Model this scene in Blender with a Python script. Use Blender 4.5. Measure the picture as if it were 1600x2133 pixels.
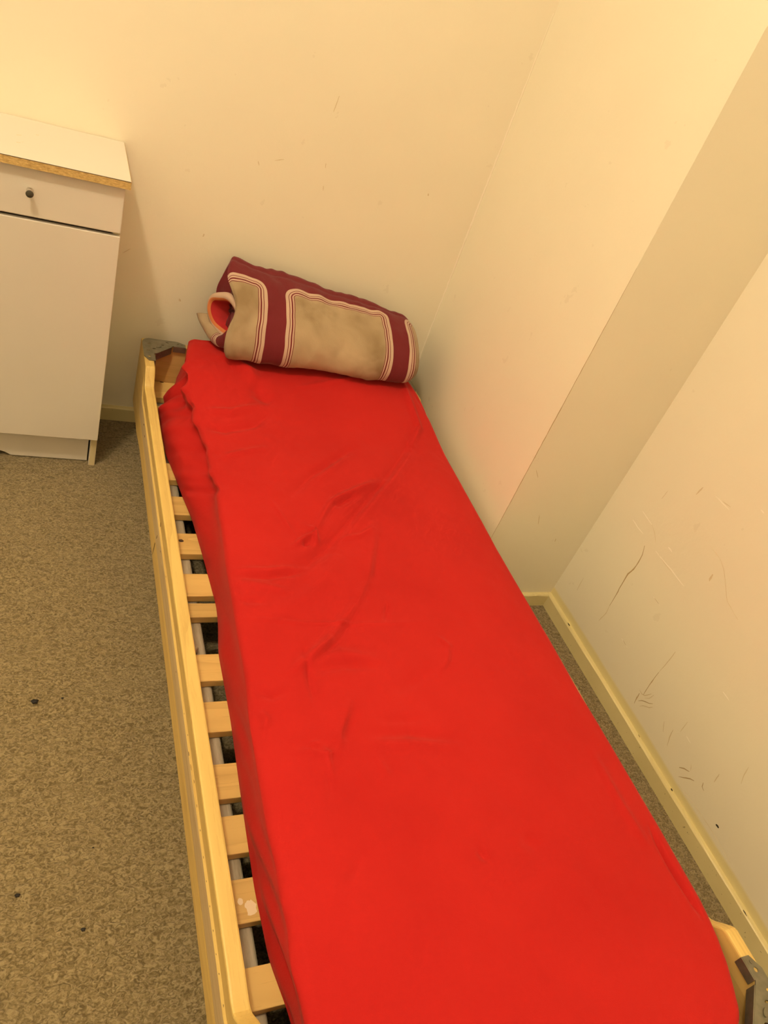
import bpy, bmesh, math, random
import numpy as np
from mathutils import Matrix, Vector

random.seed(4)
rng = np.random.RandomState(7)
scene = bpy.context.scene
for o in list(bpy.data.objects):
    bpy.data.objects.remove(o, do_unlink=True)
COL = scene.collection

# ------------------------------------------------------------------ camera
F, CX, CY = 1563.0, 800.0, 1066.5          # focal length and centre in pixels of a 1600 x 2133 frame
CAMZ = 1.42
def unit(v):
    v = np.array(v, float); return v / np.linalg.norm(v)
_down = unit([-40 - CX, 3090 - CY, F])      # vanishing point of the verticals
_fwd = unit([130 - CX, -420 - CY, F])       # vanishing point of the bed's long sides
_fwd = unit(_fwd - _down * np.dot(_fwd, _down))
R = np.array([np.cross(_fwd, -_down), _fwd, -_down])   # rows: world x, y, z in camera axes
CAM = np.array([0, 0, CAMZ])
cam_data = bpy.data.cameras.new('camera')
cam_data.sensor_fit = 'HORIZONTAL'
cam_data.sensor_width = 36.0
cam_data.lens = F / 1600 * 36.0
cam_data.clip_start = 0.02
cam = bpy.data.objects.new('camera', cam_data)
COL.objects.link(cam)
m = Matrix.Identity(4)
for i in range(3):
    m[i][0], m[i][1], m[i][2], m[i][3] = R[i][0], -R[i][1], -R[i][2], CAM[i]
cam.matrix_world = m
scene.camera = cam

# ------------------------------------------------------------------ light
world = bpy.data.worlds.new('world'); scene.world = world
world.use_nodes = True
world.node_tree.nodes['Background'].inputs[0].default_value = (1.0, 0.8, 0.55, 1)
world.node_tree.nodes['Background'].inputs[1].default_value = 0.0     # closed room: all light comes from the ceiling lamp
ld = bpy.data.lights.new('ceiling_lamp_offscreen', 'POINT')
ld.energy = 90.0
ld.color = (1.0, 0.805, 0.555)
ld.shadow_soft_size = 0.07
lamp = bpy.data.objects.new('ceiling_lamp_offscreen', ld)
lamp.location = (-0.645, 0.505, 3.25)
COL.objects.link(lamp)
vs = scene.view_settings
vs.view_transform = 'Standard'; vs.look = 'None'; vs.gamma = 1.0; vs.use_curve_mapping = False
vs.exposure = 0.15

# ------------------------------------------------------------------ pixel -> place (distance from the surface touched)
def _ray(x, y): return R @ np.array([x - CX, y - CY, F])
def on_z(x, y, z):
    d = _ray(x, y); return CAM + d * ((z - CAM[2]) / d[2])
def on_y(x, y, Y):
    d = _ray(x, y); return CAM + d * ((Y - CAM[1]) / d[1])
def on_x(x, y, X):
    d = _ray(x, y); return CAM + d * ((X - CAM[0]) / d[0])

# ------------------------------------------------------------------ materials
def new_mat(name):
    mt = bpy.data.materials.new(name); mt.use_nodes = True
    nt = mt.node_tree
    b = nt.nodes['Principled BSDF']
    return mt, nt, b
class NT:
    """tiny node-graph helper"""
    def __init__(s, nt): s.nt = nt
    def n(s, kind, **kw):
        nd = s.nt.nodes.new(kind)
        for k, v in kw.items(): setattr(nd, k, v)
        return nd
    def link(s, a, b): s.nt.links.new(a, b)
    def val(s, sock, v):
        if hasattr(v, 'is_linked'): s.link(v, sock)
        else: sock.default_value = v
    def math(s, op, a, b=None, c=None):
        nd = s.n('ShaderNodeMath', operation=op)
        s.val(nd.inputs[0], a)
        if b is not None: s.val(nd.inputs[1], b)
        if c is not None: s.val(nd.inputs[2], c)
        return nd.outputs[0]
    def coord(s, which='Object', scale=(1, 1, 1)):
        tc = s.n('ShaderNodeTexCoord'); mp = s.n('ShaderNodeMapping')
        mp.inputs['Scale'].default_value = scale
        s.link(tc.outputs[which], mp.inputs['Vector'])
        return mp.outputs['Vector']
    def noise(s, vec, scale, detail=3, rough=0.5, dist=0.0):
        nd = s.n('ShaderNodeTexNoise')
        nd.inputs['Scale'].default_value = scale; nd.inputs['Detail'].default_value = detail
        nd.inputs['Roughness'].default_value = rough; nd.inputs['Distortion'].default_value = dist
        s.link(vec, nd.inputs['Vector'])
        return nd.outputs['Fac']
    def ramp(s, fac, stops, interp='LINEAR'):
        nd = s.n('ShaderNodeValToRGB'); cr = nd.color_ramp; cr.interpolation = interp
        while len(cr.elements) < len(stops): cr.elements.new(0.5)
        for e, (p, c) in zip(cr.elements, stops):
            e.position = p; e.color = (c[0], c[1], c[2], 1)
        s.val(nd.inputs['Fac'], fac)
        return nd.outputs['Color']
    def mix(s, fac, a, b, blend='MIX'):
        nd = s.n('ShaderNodeMix', data_type='RGBA', blend_type=blend)
        s.val(nd.inputs[0], fac)
        for sock, v in ((nd.inputs[6], a), (nd.inputs[7], b)):
            if hasattr(v, 'is_linked'): s.link(v, sock)
            else: sock.default_value = (v[0], v[1], v[2], 1)
        return nd.outputs[2]
    def bump(s, h, strength, dist, bsdf):
        nd = s.n('ShaderNodeBump')
        nd.inputs['Strength'].default_value = strength; nd.inputs['Distance'].default_value = dist
        s.link(h, nd.inputs['Height']); s.link(nd.outputs['Normal'], bsdf.inputs['Normal'])

def plain(name, col, rough=0.6, metal=0.0):
    mt, nt, b = new_mat(name)
    b.inputs['Base Color'].default_value = (*col, 1)
    b.inputs['Roughness'].default_value = rough; b.inputs['Metallic'].default_value = metal
    return mt

def wall_mat(name, col, band=None):
    mt, nt, b = new_mat(name); g = NT(nt)
    v = g.coord('Object')
    n1 = g.noise(v, 1.7, 3, 0.5)
    c = g.ramp(n1, [(0.3, [k * 0.965 for k in col]), (0.7, [min(1, k * 1.02) for k in col])])
    n3 = g.noise(v, 14, 4, 0.65)
    c = g.mix(g.math('MULTIPLY', g.math('GREATER_THAN', n3, 0.69), 0.10), c, (0.45, 0.36, 0.22))
    if band:
        sp = g.n('ShaderNodeSeparateXYZ'); tc = g.n('ShaderNodeTexCoord'); g.link(tc.outputs['Object'], sp.inputs[0])
        zz = g.math('ADD', sp.outputs[2], g.math('MULTIPLY', g.math('SUBTRACT', g.noise(v, 6, 2), 0.5), 0.012))
        f = g.n('ShaderNodeMapRange'); g.val(f.inputs[0], zz)
        f.inputs[1].default_value = 0.066; f.inputs[2].default_value = 0.074
        f.inputs[3].default_value = 1.0; f.inputs[4].default_value = 0.0
        c = g.mix(f.outputs[0], c, band)
    g.link(c, b.inputs['Base Color'])
    b.inputs['Roughness'].default_value = 0.55
    h = g.math('ADD', g.noise(v, 55, 3, 0.6), g.math('MULTIPLY', g.noise(v, 9, 2), 1.5))
    g.bump(h, 0.10, 0.004, b)
    return mt

def pine_mat(name, axis, base=(0.73, 0.52, 0.165), dark=(0.50, 0.29, 0.075), rings=7.0, seed=0.0, rough=0.42):
    mt, nt, b = new_mat(name); g = NT(nt)
    sc = [10.0, 10.0, 10.0]; sc[axis] = 0.55
    tc = g.n('ShaderNodeTexCoord'); oi = g.n('ShaderNodeObjectInfo')
    off = g.n('ShaderNodeVectorMath', operation='ADD')
    rnd = g.n('ShaderNodeCombineXYZ')
    r1 = g.math('MULTIPLY_ADD', oi.outputs['Random'], 9.0, seed)
    for i in range(3): g.link(r1, rnd.inputs[i])
    g.link(tc.outputs['Object'], off.inputs[0]); g.link(rnd.outputs[0], off.inputs[1])
    mp = g.n('ShaderNodeMapping'); mp.inputs['Scale'].default_value = sc
    g.link(off.outputs[0], mp.inputs['Vector'])
    v = mp.outputs['Vector']
    lo = g.noise(v, 0.9, 2, 0.5, 0.3)
    bands = g.math('FRACT', g.math('MULTIPLY', lo, rings * 1.6))
    bands = g.math('POWER', bands, 2.2)
    c = g.mix(bands, base, [base[i] * 0.62 + dark[i] * 0.38 for i in range(3)])
    fine = g.noise(v, 14, 4, 0.7)
    c = g.mix(g.math('MULTIPLY', g.math('GREATER_THAN', fine, 0.58), 0.22), c, dark)
    tint = g.math('MULTIPLY_ADD', oi.outputs['Random'], 0.26, 0.84)
    hs = g.n('ShaderNodeHueSaturation'); g.link(c, hs.inputs['Color']); g.val(hs.inputs['Value'], tint)
    g.link(hs.outputs[0], b.inputs['Base Color'])
    b.inputs['Roughness'].default_value = rough
    g.bump(g.math('ADD', fine, bands), 0.12, 0.001, b)
    return mt

M = {}
M['wall'] = wall_mat('cream_wall_paint', (0.885, 0.82, 0.635))
M['wall_c'] = wall_mat('cream_wall_paint_right', (0.885, 0.82, 0.635), band=(0.80, 0.70, 0.36))
M['ceiling'] = plain('ceiling_paint', (0.92, 0.91, 0.87), 0.8)
M['wall_plain'] = plain('pale_wall_paint', (0.90, 0.87, 0.79), 0.7)

def base_mat():
    mt, nt, b = new_mat('yellowed_baseboard_paint'); g = NT(nt); v = g.coord('Object')
    c = g.ramp(g.noise(v, 7, 3), [(0.3, (0.70, 0.60, 0.30)), (0.7, (0.78, 0.68, 0.36))])
    n2 = g.noise(v, 90, 3, 0.7)
    c = g.mix(g.math('MULTIPLY', g.math('GREATER_THAN', n2, 0.70), 0.6), c, (0.22, 0.15, 0.06))
    g.link(c, b.inputs['Base Color']); b.inputs['Roughness'].default_value = 0.4
    g.bump(g.noise(v, 40, 3), 0.15, 0.003, b)
    return mt
M['base'] = base_mat()

def carpet_mat():
    mt, nt, b = new_mat('brown_carpet'); g = NT(nt)
    v = g.coord('Object', (1.0, 1.35, 1.0))
    worm = g.noise(v, 105, 3, 0.55, 1.6)
    big = g.noise(v, 3.0, 3, 0.55)
    mid = g.noise(v, 24, 3, 0.55, 0.8)
    c = g.ramp(worm, [(0.36, (0.13, 0.095, 0.040)), (0.5, (0.25, 0.192, 0.092)), (0.63, (0.385, 0.305, 0.165))])
    c = g.mix(g.math('MULTIPLY', mid, 0.3), c, (0.175, 0.13, 0.062))
    c = g.mix(g.math('MULTIPLY', g.math('SUBTRACT', big, 0.35), 0.55), c, (0.25, 0.20, 0.115))
    g.link(c, b.inputs['Base Color'])
    b.inputs['Roughness'].default_value = 0.95
    b.inputs['Specular IOR Level'].default_value = 0.1
    b.inputs['Sheen Weight'].default_value = 0.15
    g.bump(g.math('ADD', worm, g.math('MULTIPLY', mid, 0.6)), 0.9, 0.006, b)
    return mt
M['carpet'] = carpet_mat()

def laminate():
    mt, nt, b = new_mat('white_laminate'); g = NT(nt); v = g.coord('Object')
    c = g.ramp(g.noise(v, 3, 3), [(0.3, (0.70, 0.645, 0.555)), (0.7, (0.735, 0.675, 0.58))])
    g.link(c, b.inputs['Base Color']); b.inputs['Roughness'].default_value = 0.38
    return mt
M['laminate'] = laminate()
def chip():
    mt, nt, b = new_mat('raw_chipboard_edge'); g = NT(nt); v = g.coord('Object', (0.35, 1, 1))
    c = g.ramp(g.noise(v, 260, 3, 0.7), [(0.3, (0.40, 0.25, 0.075)), (0.6, (0.66, 0.46, 0.17)), (0.75, (0.78, 0.60, 0.28))])
    g.link(c, b.inputs['Base Color']); b.inputs['Roughness'].default_value = 0.8
    return mt
M['chip'] = chip()
M['edge'] = plain('pale_edge_strip', (0.66, 0.56, 0.33), 0.6)
M['pine_y'] = pine_mat('pine_rail', 1, seed=1.3)
M['worn'] = pine_mat('worn_grey_pine', 1, seed=2.2, base=(0.56, 0.42, 0.22), dark=(0.34, 0.22, 0.10))
M['pine_x'] = pine_mat('pine_slat', 0, seed=4.1, base=(0.76, 0.53, 0.175))
M['pine_end'] = pine_mat('pine_end_board', 0, seed=7.7, base=(0.66, 0.42, 0.15))
def beam_mat():
    mt, nt, b = new_mat('dusty_grey_wood'); g = NT(nt); v = g.coord('Object', (9, 1, 9))
    c = g.ramp(g.noise(v, 12, 4, 0.7), [(0.3, (0.30, 0.25, 0.16)), (0.7, (0.52, 0.46, 0.34))])
    g.link(c, b.inputs['Base Color']); b.inputs['Roughness'].default_value = 0.75
    return mt
M['beam'] = beam_mat()
def steel():
    mt, nt, b = new_mat('galvanised_steel'); g = NT(nt); v = g.coord('Object')
    c = g.ramp(g.noise(v, 60, 3), [(0.3, (0.20, 0.19, 0.14)), (0.7, (0.28, 0.265, 0.20))])
    g.link(c, b.inputs['Base Color'])
    b.inputs['Metallic'].default_value = 0.75; b.inputs['Roughness'].default_value = 0.42
    return mt
M['steel'] = steel()
M['chrome'] = plain('chrome', (0.75, 0.72, 0.66), 0.18, 1.0)
M['knobface'] = plain('dark_knob_face', (0.055, 0.048, 0.032), 0.35)
M['mattress'] = plain('white_mattress_cover', (0.78, 0.75, 0.68), 0.9)
M['strap'] = plain('white_webbing', (0.80, 0.78, 0.70), 0.85)
M['crumb'] = plain('black_grit', (0.012, 0.009, 0.007), 0.7)
M['knot'] = plain('dark_pine_knot', (0.05, 0.022, 0.008), 0.6)
M['paint_spot'] = plain('white_paint_stain', (0.82, 0.70, 0.47), 0.6)
M['mark_dark'] = plain('wall_scuff_dark', (0.50, 0.365, 0.18), 0.7)
M['mark_mid'] = plain('wall_scuff_mid', (0.70, 0.585, 0.37), 0.7)
M['mark_highlight_caulk'] = plain('wall_scrape_highlight_caulk', (0.97, 0.90, 0.74), 0.6)  # highlight on raised scraped paint, put into the colour; also the corner caulk
M['mark_black'] = plain('wall_chip_black', (0.03, 0.022, 0.012), 0.7)

def sheet_mat():
    mt, nt, b = new_mat('red_cotton'); g = NT(nt); v = g.coord('Object')
    big = g.noise(v, 5.0, 3, 0.5)
    c = g.ramp(big, [(0.3, (0.445, 0.0115, 0.0100)), (0.7, (0.495, 0.0145, 0.0120))])
    g.link(c, b.inputs['Base Color'])
    b.inputs['Roughness'].default_value = 0.78
    b.inputs['Specular IOR Level'].default_value = 0.12
    b.inputs['Sheen Weight'].default_value = 0.12
    b.inputs['Sheen Roughness'].default_value = 0.55
    b.inputs['Sheen Tint'].default_value = (1.0, 0.42, 0.34, 1)
    h = g.math('ADD', g.noise(v, 700, 2, 0.5), g.math('MULTIPLY', g.noise(v, 38, 4, 0.6, 0.6), 2.0))
    g.bump(h, 0.18, 0.003, b)
    return mt
M['sheet'] = sheet_mat()

MAROON = (0.150, 0.014, 0.018); CREAM = (0.52, 0.37, 0.27); BEIGE = (0.38, 0.28, 0.165); TAN = (0.27, 0.185, 0.095)
def quilt_mat(name, u0, period, hx, vc, hv, r=0.035, shear=0.0):
    """printed cotton: maroon ground, beige rounded panels inside striped borders; UVs are in metres"""
    mt, nt, b = new_mat(name); g = NT(nt)
    uv = g.n('ShaderNodeUVMap'); uv.uv_map = 'UVMap'
    sp = g.n('ShaderNodeSeparateXYZ'); g.link(uv.outputs[0], sp.inputs[0])
    ow = g.coord('Object')
    wob = g.math('MULTIPLY', g.math('SUBTRACT', g.noise(ow, 9, 2), 0.5), 0.012)
    V = g.math('ADD', sp.outputs[1], wob)
    U = g.math('ADD', g.math('SUBTRACT', g.math('SUBTRACT', sp.outputs[0], u0), g.math('MULTIPLY', V, shear)), wob)
    Up = g.math('SUBTRACT', g.math('FLOORED_MODULO', g.math('ADD', U, period / 2), period), period / 2)
    Vp = g.math('SUBTRACT', V, vc)
    qx = g.math('SUBTRACT', g.math('ABSOLUTE', Up), hx - r)
    qy = g.math('SUBTRACT', g.math('ABSOLUTE', Vp), hv - r)
    ax = g.math('MAXIMUM', qx, 0.0); ay = g.math('MAXIMUM', qy, 0.0)
    ln = g.math('SQRT', g.math('ADD', g.math('MULTIPLY', ax, ax), g.math('MULTIPLY', ay, ay)))
    d = g.math('SUBTRACT', g.math('ADD', ln, g.math('MINIMUM', g.math('MAXIMUM', qx, qy), 0.0)), r)
    # airbrushed ground inside the panels
    shade = g.noise(ow, 7.5, 3, 0.5, 0.4)
    ground = g.ramp(shade, [(0.36, TAN), (0.52, BEIGE), (0.72, (0.46, 0.34, 0.205))])
    fac = g.math('MULTIPLY_ADD', d, 10.0, 0.6)
    t = lambda mm: 0.6 + mm * 0.01
    stripes = g.ramp(fac, [(0.0, BEIGE), (t(-26), MAROON), (t(-24), CREAM), (t(-20), MAROON), (t(-16), CREAM),
                           (t(-11.5), MAROON), (t(-9.5), CREAM), (t(0), MAROON)], 'CONSTANT')
    inside = g.math('LESS_THAN', d, -0.026)
    c = g.mix(inside, stripes, ground)
    g.link(c, b.inputs['Base Color'])
    b.inputs['Roughness'].default_value = 0.8
    b.inputs['Specular IOR Level'].default_value = 0.2
    b.inputs['Sheen Weight'].default_value = 0.1
    h = g.math('ADD', g.noise(ow, 30, 3, 0.55, 0.5), g.math('MULTIPLY', g.noise(ow, 600, 1), 0.3))
    g.bump(h, 0.35, 0.006, b)
    return mt
M['quilt'] = quilt_mat('printed_quilt_cotton', 0.790, 0.390, 0.167, 0.183, 0.180, shear=0.0)
M['quilt_edge'] = quilt_mat('printed_quilt_cotton_fold', 0.435, 0.60, 0.110, 0.150, 0.100)
def lining():
    mt, nt, b = new_mat('red_quilt_lining'); g = NT(nt); v = g.coord('Object')
    c = g.ramp(g.noise(v, 12, 3), [(0.3, (0.36, 0.009, 0.010)), (0.7, (0.50, 0.015, 0.014))])
    g.link(c, b.inputs['Base Color']); b.inputs['Roughness'].default_value = 0.8
    g.bump(g.noise(v, 30, 3), 0.4, 0.006, b)
    return mt
M['lining'] = lining()
M['trim_cream'] = plain('cream_quilt_border', (0.60, 0.42, 0.30), 0.85)
M['trim_orange'] = plain('orange_quilt_edge', (0.62, 0.20, 0.06), 0.85)
M['maroon'] = plain('maroon_quilt_cotton', MAROON, 0.8)

# ------------------------------------------------------------------ mesh helpers
def mesh_obj(name, verts, faces, mat, parent=None, smooth=False, uvs=None):
    me = bpy.data.meshes.new(name)
    me.from_pydata([tuple(map(float, v)) for v in verts], [], faces)
    me.update()
    if uvs is not None:
        lay = me.uv_layers.new(name='UVMap')
        for lp in me.loops: lay.data[lp.index].uv = uvs[lp.vertex_index]
    if smooth:
        me.polygons.foreach_set('use_smooth', [True] * len(me.polygons))
    if mat: me.materials.append(M[mat])
    o = bpy.data.objects.new(name, me)
    COL.objects.link(o)
    if parent: o.parent = parent
    return o

def bm_obj(name, bm, mat, parent=None, smooth=False):
    bmesh.ops.recalc_face_normals(bm, faces=bm.faces)
    me = bpy.data.meshes.new(name); bm.to_mesh(me); bm.free()
    if smooth: me.polygons.foreach_set('use_smooth', [True] * len(me.polygons))
    if mat: me.materials.append(M[mat])
    o = bpy.data.objects.new(name, me); COL.objects.link(o)
    if parent: o.parent = parent
    return o

def box_bm(x0, x1, y0, y1, z0, z1, bev=0.0, seg=2):
    bm = bmesh.new()
    bmesh.ops.create_cube(bm, size=1.0)
    for v in bm.verts:
        v.co = Vector((x0 + (v.co.x + .5) * (x1 - x0), y0 + (v.co.y + .5) * (y1 - y0), z0 + (v.co.z + .5) * (z1 - z0)))
    if bev > 0:
        bmesh.ops.bevel(bm, geom=list(bm.edges), offset=bev, segments=seg, profile=0.5, affect='EDGES')
    return bm
def box(name, x0, x1, y0, y1, z0, z1, mat, parent=None, bev=0.0, seg=2):
    return bm_obj(name, box_bm(x0, x1, y0, y1, z0, z1, bev, seg), mat, parent)

def prism_bm(poly, d0, d1, axis, bev=0.0):
    """extrude a 2D polygon along an axis; poly in the two other axes (in x,y,z order)"""
    bm = bmesh.new()
    def co(p, d):
        q = [p[0], p[1]]; q.insert(axis, d); return q
    a = [bm.verts.new(co(p, d0)) for p in poly]
    b = [bm.verts.new(co(p, d1)) for p in poly]
    bm.faces.new(a); bm.faces.new(b[::-1])
    n = len(poly)
    for i in range(n):
        bm.faces.new([a[i], b[i], b[(i + 1) % n], a[(i + 1) % n]])
    if bev > 0:
        rim = [e for e in bm.edges if len({tuple(f.verts) for f in e.link_faces}) == 2 and any(len(f.verts) > 4 for f in e.link_faces)]
        bmesh.ops.bevel(bm, geom=rim, offset=bev, segments=2, profile=0.5, affect='EDGES')
    return bm

def lathe_bm(profile, n=24):
    """profile [(radius, height)] turned about z"""
    bm = bmesh.new(); rings = []
    for r, h in profile:
        rings.append([bm.verts.new((r * math.cos(2 * math.pi * k / n), r * math.sin(2 * math.pi * k / n), h)) for k in range(n)])
    for a, b in zip(rings, rings[1:]):
        for k in range(n): bm.faces.new([a[k], a[(k + 1) % n], b[(k + 1) % n], b[k]])
    bm.faces.new(rings[0][::-1]); bm.faces.new(rings[-1])
    return bm

def grid_faces(nu, nv, wrap_v=False):
    fs = []
    for i in range(nu - 1):
        for j in range(nv if wrap_v else nv - 1):
            k = (j + 1) % nv
            fs.append((i * nv + j, (i + 1) * nv + j, (i + 1) * nv + k, i * nv + k))
    return fs

def thing(name, label, cat, loc=(0, 0, 0), group=None):
    o = bpy.data.objects.new(name, None); COL.objects.link(o)
    o.location = loc; o.empty_display_size = 0.05
    o['label'] = label; o['category'] = cat
    if group: o['group'] = group
    return o
def tag(o, label, cat, group=None):
    o['label'] = label; o['category'] = cat
    if group: o['group'] = group
    return o
def struct(o, label=None):
    o['kind'] = 'structure'
    if label: o['label'] = label
    return o

# value noise on arrays
_tab = rng.rand(64, 64)
def vnoise(x, y):
    xi = np.floor(x).astype(int); yi = np.floor(y).astype(int)
    fx = x - xi; fy = y - yi
    fx = fx * fx * (3 - 2 * fx); fy = fy * fy * (3 - 2 * fy)
    a = _tab[xi % 64, yi % 64]; b = _tab[(xi + 1) % 64, yi % 64]
    c = _tab[xi % 64, (yi + 1) % 64]; d = _tab[(xi + 1) % 64, (yi + 1) % 64]
    return (a * (1 - fx) + b * fx) * (1 - fy) + (c * (1 - fx) + d * fx) * fy - 0.5
def fbm(x, y, n=3):
    s = 0; a = 1.0
    for k in range(n):
        s = s + a * vnoise(x * 2 ** k + 13.1 * k, y * 2 ** k + 7.7 * k); a *= 0.5
    return s

# ------------------------------------------------------------------ the room
YB = 2.092                      # back wall
XA0, XA1 = 1.192, 1.1495        # boxed-out wall beside the bed: at the back corner / at its outer edge
YR = 1.291                      # return face of the boxed-out wall
XC = 1.472                      # right wall beyond it
XL, YF, ZC = -1.85, -1.5, 3.4
struct(box('floor', XL - .1, XC + .1, YF - .1, YB + .1, -0.06, 0.0, 'carpet'), 'brown mottled short-pile carpet')
struct(box('ceiling', XL - .1, XC + .1, YF - .1, YB + .1, ZC, ZC + 0.06, 'ceiling'))
struct(box('wall_back', XL - .1, XC + .1, YB, YB + 0.1, 0, ZC, 'wall'), 'plain cream painted wall at the head of the bed')
struct(box('wall_left', XL - 0.1, XL, YF, YB, 0, ZC, 'wall_plain'))
struct(box('wall_front', XL - .1, XC + .1, YF - 0.1, YF, 0, ZC, 'wall_plain'))
w_right = struct(box('wall_right', XC, XC + 0.1, YF, YB, 0, ZC, 'wall_c'), 'scuffed and scratched cream wall beyond the boxed-out corner')
bm = prism_bm([(XA0, YB), (XA1 + .0005, YR), (XC, YR), (XC, YB)], 0, ZC, 2)
w_box = bm_obj('wall_right_boxing', bm, 'wall', None)
struct(w_box, 'boxed-out cream wall corner beside the bed')

BT, BH = 0.013, 0.046
def baseboard(name, x0, x1, y0, y1, along, label):
    n = 60
    vs_, fs = [], []
    # slightly wavy bottom edge where the carpet meets it
    prof_top = BH
    bm = bmesh.new()
    if along == 'x':
        ring = lambda t: [(x0 + (x1 - x0) * t, y1, 0.0), (x0 + (x1 - x0) * t, y0, 0.0), (x0 + (x1 - x0) * t, y0, prof_top - .003 + .0012 * math.sin(31 * t) + random.uniform(-.0006, .0006)),
                          (x0 + (x1 - x0) * t, y0 + .003, prof_top + random.uniform(-.0006, .0006)), (x0 + (x1 - x0) * t, y1, prof_top)]
    else:
        ring = lambda t: [(x1, y0 + (y1 - y0) * t, 0.0), (x0, y0 + (y1 - y0) * t, 0.0), (x0, y0 + (y1 - y0) * t, prof_top - .003 + .0012 * math.sin(31 * t) + random.uniform(-.0006, .0006)),
                          (x0 + .003, y0 + (y1 - y0) * t, prof_top + random.uniform(-.0006, .0006)), (x1, y0 + (y1 - y0) * t, prof_top)]
    prev = None
    for i in range(n + 1):
        cur = [bm.verts.new(p) for p in ring(i / n)]
        if prev:
            for k in range(5): bm.faces.new([prev[k], cur[k], cur[(k + 1) % 5], prev[(k + 1) % 5]])
        else: bm.faces.new(cur)
        prev = cur
    bm.faces.new(prev[::-1])
    return struct(bm_obj(name, bm, 'base'), label)
baseboard('baseboard_back', 0.176, XA0 - .03, YB - BT - .003, YB, 'x', 'low yellowed baseboard behind the bed')
baseboard('baseboard_right_return', XA1 + 0.002, XC - BT, YR - BT, YR, 'x', 'short yellowed baseboard under the boxed-out corner')
b_r = baseboard('baseboard_right', XC - BT, XC, YF, YR, 'y', 'long yellowed baseboard on the scuffed wall')

# wear marks and painted paint-ridge highlights: thin tapered strokes lying on the wall surface
def stroke(name, pts, w, mat, parent, plane):
    """pts are 3D points on a wall; plane gives the wall normal axis and offset direction"""
    pts = [np.array(p, float) for p in pts]
    ax, sgn = plane
    nrm = np.zeros(3); nrm[ax] = sgn
    # resample
    seg = [np.linalg.norm(b - a) for a, b in zip(pts, pts[1:])]
    L = sum(seg); n = max(4, int(L / 0.012)); out = []
    for i in range(n + 1):
        t = L * i / n; k = 0
        while k < len(seg) - 1 and t > seg[k]: t -= seg[k]; k += 1
        out.append(pts[k] + (pts[k + 1] - pts[k]) * min(1, t / max(seg[k], 1e-6)))
    V, Fc = [], []
    for i, p in enumerate(out):
        d = out[min(i + 1, n)] - out[max(i - 1, 0)]; d = d / (np.linalg.norm(d) + 1e-9)
        s = np.cross(nrm, d)
        ww = w * (0.25 + 0.75 * math.sin(math.pi * (i + .4) / (n + .8))) * random.uniform(0.7, 1.15) * 0.5
        j = s * random.uniform(-.15, .15) * w
        V += [p - s * ww + nrm * .0001 + j, p + nrm * .0005 + j, p + s * ww + nrm * .0001 + j]
    for i in range(n):
        for k in range(2):
            Fc.append((i * 3 + k, i * 3 + k + 1, i * 3 + k + 4, i * 3 + k + 3))
    return mesh_obj(name, V, Fc, mat, parent)
def right_mark(px, w, mat): stroke('scuff_or_highlight', [on_x(x, y, XC) for x, y in px], w, mat, w_right, (0, -1))
def crop(pts, x0, y0, s): return [(x0 + a * s, y0 + b * s) for a, b in pts]
A = lambda pts: crop(pts, 1200, 1000, .25)
B = lambda pts: crop(pts, 1200, 1400, .25)
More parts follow.
